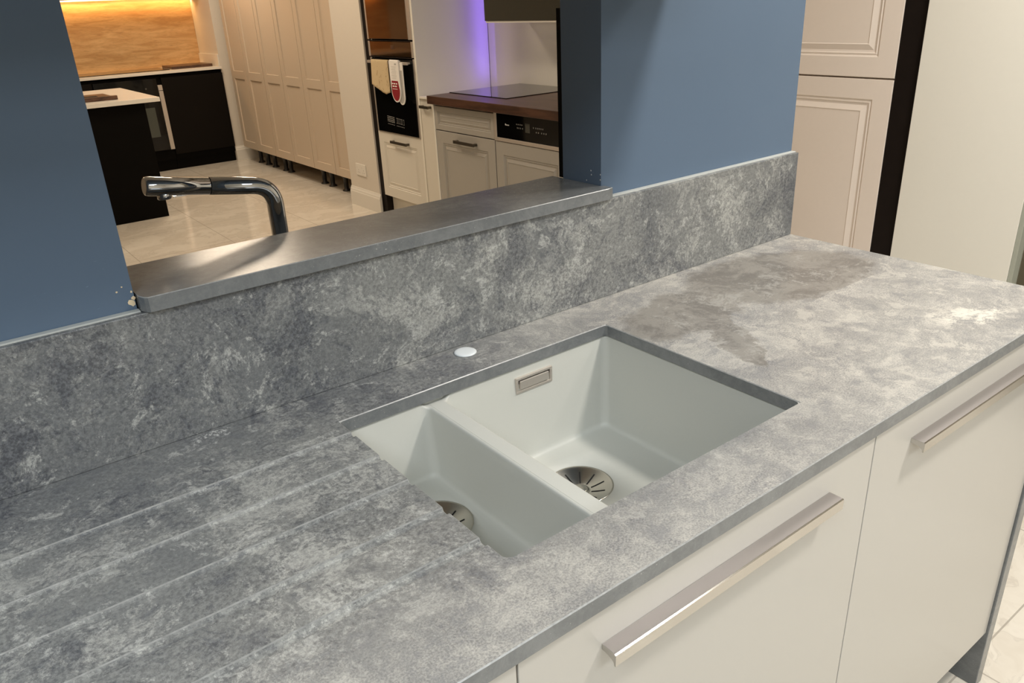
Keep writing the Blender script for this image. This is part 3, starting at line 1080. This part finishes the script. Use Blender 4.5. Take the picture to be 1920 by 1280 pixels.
# narrow pull-out cabinet between tower and hob run
nu = thing('pull_out_cabinet', 'narrow ivory base cabinet with fluted moulding between the oven tower and the grey units', 'cabinet', (2.6, 3.96, 0))
obj('carcass', B(XT + 0.022, 2.868, 3.745, 4.0585, 0.15, 0.862), 'ivory', nu)
obj('ledge', B(XT - 0.012, 2.868, 3.745, 4.059, 0.8625, 0.875, 0.001), 'quartz', nu, 'thin white top ledge')
d = obj('drawer', B(XT, XT + 0.021, 3.905, 4.058, 0.152, 0.860, 0.001), 'ivory', nu)
bow_handle(XT, 3.93, 4.035, 0.815, d)
pil = MB()
pil.prism([(XT - 0.006, 3.867), (XT - 0.010, 3.872), (XT - 0.006, 3.877), (XT - 0.010, 3.882), (XT - 0.006, 3.887), (XT - 0.010, 3.892), (XT - 0.006, 3.899), (XT - 0.004, 3.903), (XT + 0.021, 3.903), (XT + 0.021, 3.745), (XT, 3.745), (XT, 3.866)], 'z', 0.10, 0.860)
obj('fluted_pilaster', pil, 'ivory', nu, 'fluted upright moulding')
obj('plinth', B(XT + 0.06, XT + 0.075, 3.868, 4.055, 0, 0.149), 'ivory', nu)

# putty grey run with hob
XG = 2.20
gc = thing('grey_cabinet', 'putty grey base cabinet with a drawer above a door, left under the brown worktop', 'cabinet', (2.5, 3.42, 0))
obj('carcass', B(XG + 0.022, 2.99, 3.122, 3.722, 0.15, 0.866), 'greydoor', gc)
raised('drawer', XG, 3.122, 3.722, 0.716, 0.856, gc, 'greydoor', st=0.030, k=0.75)
d = raised('door', XG, 3.122, 3.722, 0.15, 0.713, gc, 'greydoor')
bow_handle(XG, 3.293, 3.499, 0.668, d)
obj('end_panel', B(XG - 0.002, 2.99, 3.7235, 3.738, 0.0, 0.866), 'white', gc, 'white end panel')
obj('plinth', B(XG + 0.06, XG + 0.075, 3.122, 3.722, 0, 0.149), 'greydoor', gc)

dw = thing('dishwasher', 'dishwasher with black control panel in steel above a putty grey door', 'dishwasher', (2.5, 2.83, 0))
obj('body', B(XG + 0.022, 2.78, 2.52, 3.118, 0.10, 0.862), 'plastic', dw)
fr = MB()
fr.box(XG - 0.004, XG + 0.0215, 3.094, 3.118, 0.7145, 0.862, 0.001)
fr.box(XG - 0.004, XG + 0.0215, 2.52, 2.569, 0.7145, 0.862, 0.001)
fr.box(XG - 0.004, XG + 0.0215, 2.569, 3.094, 0.7145, 0.7335, 0.001)
cp = obj('control_surround', fr, 'steel', dw, 'brushed steel surround')
cpn = obj('control_panel', B(XG - 0.002, XG + 0.0215, 2.5695, 3.0935, 0.734, 0.862), 'glass', dw, 'black glass control panel')
obj('display', B(XG - 0.0026, XG - 0.0021, 2.808, 2.846, 0.780, 0.826), 'screen', cpn, 'grey display window')
mk = MB()
mk.box(XG - 0.0026, XG - 0.0021, 3.010, 3.018, 0.802, 0.811)
for k in range(3):
    mk.box(XG - 0.0026, XG - 0.0021, 2.984 + k * 0.009, 2.990 + k * 0.009, 0.802, 0.8075)
obj('small_logo', mk, 'mark', cpn, 'small pale mark')
mk = MB()
for y in (2.870, 2.884, 2.900, 2.914):
    mk.box(XG - 0.0026, XG - 0.0021, y, y + 0.007, 0.8125, 0.8185)
for y in (2.866, 2.884, 2.898, 2.91):
    mk.box(XG - 0.0026, XG - 0.0021, y, y + 0.005, 0.794, 0.801)
obj('button_marks', mk, 'dimmark', cpn, 'faint symbols beside the display')
mk = MB()
for y in (2.70, 2.714, 2.727, 2.74, 2.756, 2.775):
    mk.box(XG - 0.0026, XG - 0.0021, y, y + 0.006, 0.806, 0.813)
for y in (2.675, 2.692, 2.71, 2.735, 2.752):
    mk.box(XG - 0.0026, XG - 0.0021, y, y + 0.007, 0.785, 0.792)
obj('button_marks', mk, 'dimmark', cpn, 'faint rows of symbols')
raised('door', XG, 2.524, 3.118, 0.15, 0.712, dw, 'greydoor')
obj('plinth', B(XG + 0.06, XG + 0.075, 2.524, 3.118, 0, 0.099), 'greydoor', dw)

g3 = thing('grey_cabinet', 'putty grey base cabinet hidden behind the blue wall, right of the dishwasher', 'cabinet', (2.5, 2.2, 0))
obj('carcass', B(XG + 0.022, 2.99, 1.90, 2.515, 0.15, 0.866), 'greydoor', g3)
raised('door', XG, 1.90, 2.515, 0.15, 0.856, g3, 'greydoor')
obj('plinth', B(XG + 0.06, XG + 0.075, 1.90, 2.515, 0, 0.149), 'greydoor', g3)

bw = obj('wooden_worktop', B(2.165, 2.869, 1.88, 3.740, 0.8665, 0.9130, 0.002), 'walnut')
tag(bw, 'dark brown wooden worktop over the putty grey units', 'worktop')
hb_ = obj('hob', B(2.325, 2.866, 3.168, 3.737, 0.9135, 0.9175, 0.001), 'glass')
tag(hb_, 'flat black glass hob lying on the dark brown wooden worktop', 'hob')
# white wall lining behind the hob
struct('wall_hob', MB().box(2.87, 3.0095, 1.9, 4.0585, 0.880, 2.3), 'white')

hd = thing('cooker_hood', 'dark graphite box hood hanging above the black hob', 'hood', (2.8, 3.1, 1.3))
obj('body', B(2.550, 2.868, 2.2, 3.645, 1.302, 2.1, 0.002), 'graphite', hd)
obj('light_strip', B(2.555, 2.865, 2.25, 3.64, 1.292, 1.3015), 'quartz', hd, 'pale underside strip')

# ------------------------------------------------------------------ bank of tall cabinets on the right
XB = 2.40
lr = thing('larder_cabinet', 'tall pale taupe cabinet with raised-panel doors, right of the blue wall', 'cabinet', (2.7, 1.33, 0))
obj('carcass', B(XB + 0.022, 3.0, 1.034, 1.63, 0.12, 2.2), 'taupe', lr)
raised('upper_door', XB, 1.032, 1.632, 1.1085, 2.2, lr, 'taupe', st=0.068, k=1.15)
raised('lower_door', XB, 1.032, 1.632, 0.15, 1.1055, lr, 'taupe', st=0.068, k=1.15)
obj('plinth', B(XB + 0.05, XB + 0.065, 1.034, 1.63, 0, 0.119), 'taupe', lr)
bp = obj('filler_panel', B(2.402, 3.0, 0.9465, 1.0315, 0, 2.3), 'espresso')
tag(bp, 'wide near-black upright strip between the taupe larder and the white panel', 'panel')
wp = thing('white_door_panel', 'large plain off-white upright panel at the right side of the photo', 'panel', (2.7, 0.74, 0))
obj('panel_face', B(2.385, 2.405, 0.548, 0.9455, 0.02, 2.3, 0.001), 'white', wp)
obj('panel_body', B(2.406, 3.0, 0.550, 0.9455, 0.0, 2.3), 'white', wp)
obj('edge_strip', B(2.387, 2.43, 0.533, 0.5475, 0.0, 2.3, 0.001), 'greyedge', wp, 'thin grey-green edge strip')
opn = obj('olive_panel', B(2.43, 2.45, -0.4, 0.532, 0, 2.3), 'olive')
tag(opn, 'dark olive upright panel cut by the right edge of the photo', 'panel')

# ------------------------------------------------------------------ far black kitchen
fk = thing('black_cabinet', 'black handleless base cabinet in the far corner beside the cream cabinets', 'cabinet', (2.0, 8.1, 0))
obj('carcass', B(1.745, 2.334, 7.872, 8.45, 0.10, 0.89), 'deepblack', fk)
obj('door', B(1.745, 2.334, 7.85, 7.871, 0.150, 0.868, 0.001), 'black', fk)
obj('plinth', B(1.745, 2.334, 7.895, 7.91, 0, 0.099), 'deepblack', fk)
fk = thing('black_cabinet', 'black handleless base cabinet behind the island, left of the far oven', 'cabinet', (0.6, 8.1, 0))
obj('carcass', B(0.0, 1.137, 7.872, 8.45, 0.10, 0.89), 'deepblack', fk)
obj('door', B(0.0, 1.137, 7.85, 7.871, 0.150, 0.868, 0.001), 'black', fk)
obj('plinth', B(0.0, 1.137, 7.895, 7.91, 0, 0.099), 'deepblack', fk)
fo = thing('built_under_oven', 'black built-under oven in the far black units, partly behind the island', 'oven', (1.44, 8.1, 0.1))
obj('body', B(1.14, 1.742, 7.872, 8.44, 0.10, 0.885), 'deepblack', fo)
obj('plinth', B(1.14, 1.742, 7.895, 7.91, 0, 0.099), 'deepblack', fo)
obj('glass_door', B(1.145, 1.700, 7.845, 7.871, 0.205, 0.700, 0.001), 'glass', fo, 'black glass door')
obj('window', B(1.23, 1.635, 7.8442, 7.8449, 0.335, 0.608), 'smoke', fo, 'grey reflecting oven window')
obj('control_panel', B(1.145, 1.700, 7.845, 7.871, 0.703, 0.868, 0.001), 'glass', fo)
tr = MB().box(1.7015, 1.741, 7.840, 7.871, 0.205, 0.752, 0.001)
obj('trim_strip', B(1.7015, 1.741, 7.840, 7.871, 0.757, 0.805, 0.001), 'steel', fo, 'short pale steel strip')
obj('trim_strip', tr, 'steel', fo, 'pale steel side strip')
obj('display', B(1.585, 1.60, 7.8444, 7.8449, 0.775, 0.790), 'screen', fo)
qt = obj('white_worktop', B(0.0, 2.334, 7.832, 8.448, 0.902, 0.925, 0.001), 'quartz')
tag(qt, 'white worktop running along the far black units', 'worktop')
fh = obj('hob', B(1.05, 1.873, 7.955, 8.40, 0.9255, 0.931, 0.001), 'glass')
tag(fh, 'flat hob on the far white worktop in front of the oak splashback', 'hob')
sb_ = obj('black_board', B(1.905, 2.298, 7.985, 8.33, 0.9255, 0.950, 0.002), 'brownwood')
tag(sb_, 'dark flat board on the far white worktop beside the alcove wall', 'board')
ok = obj('splashback', B(0.0, 2.334, 8.450, 8.469, 0.926, 1.575, 0.001), 'oak')
tag(ok, 'light oak splashback glowing above the far white worktop', 'splashback')
uw = obj('alcove_upstand', B(2.322, 2.3345, 7.872, 8.448, 0.926, 1.035, 0.001), 'quartz')
tag(uw, 'low white upstand on the side wall beside the far worktop', 'upstand')
wu = thing('wall_cabinet', 'dark wall cabinet above the oak splashback at the top edge', 'cabinet', (1.2, 8.3, 1.58))
obj('body', B(0.0, 2.334, 8.10, 8.468, 1.578, 2.2), 'black', wu)
led = NT('warm_led')
led.b.inputs['Emission Color'].default_value = (1.0, 0.62, 0.28, 1)
led.b.inputs['Emission Strength'].default_value = 6
MAT['led'] = led.m
obj('led_strip', B(0.1, 2.32, 8.425, 8.445, 1.565, 1.577), 'led', wu, 'glowing warm LED strip')

# island
il = thing('kitchen_island', 'black island with a white worktop standing before the far black units', 'island', (0.5, 6.5, 0))
ib = MB().box(-0.2, 1.104, 5.925, 7.02, 0.0, 0.842, 0.001)
obj('body', ib, 'deepblack', il, 'matt black island body')
obj('worktop', B(-0.25, 1.205, 5.875, 7.06, 0.8425, 0.872, 0.001), 'quartz', il, 'white worktop')
ty = thing('tray', 'dark brown flat display tray on the island worktop', 'tray', (0.75, 6.3, 0.8725))
tm = MB()
tm.box(0.30, 0.955, 6.02, 6.50, 0.8725, 0.885, 0.001)
tm.box(0.30, 0.955, 6.02, 6.06, 0.885, 0.9, 0.001)
obj('body', tm, 'brownwood', ty)
obj('slot', B(0.35, 0.87, 6.24, 6.33, 0.885, 0.8862), 'dark', ty, 'black slot')
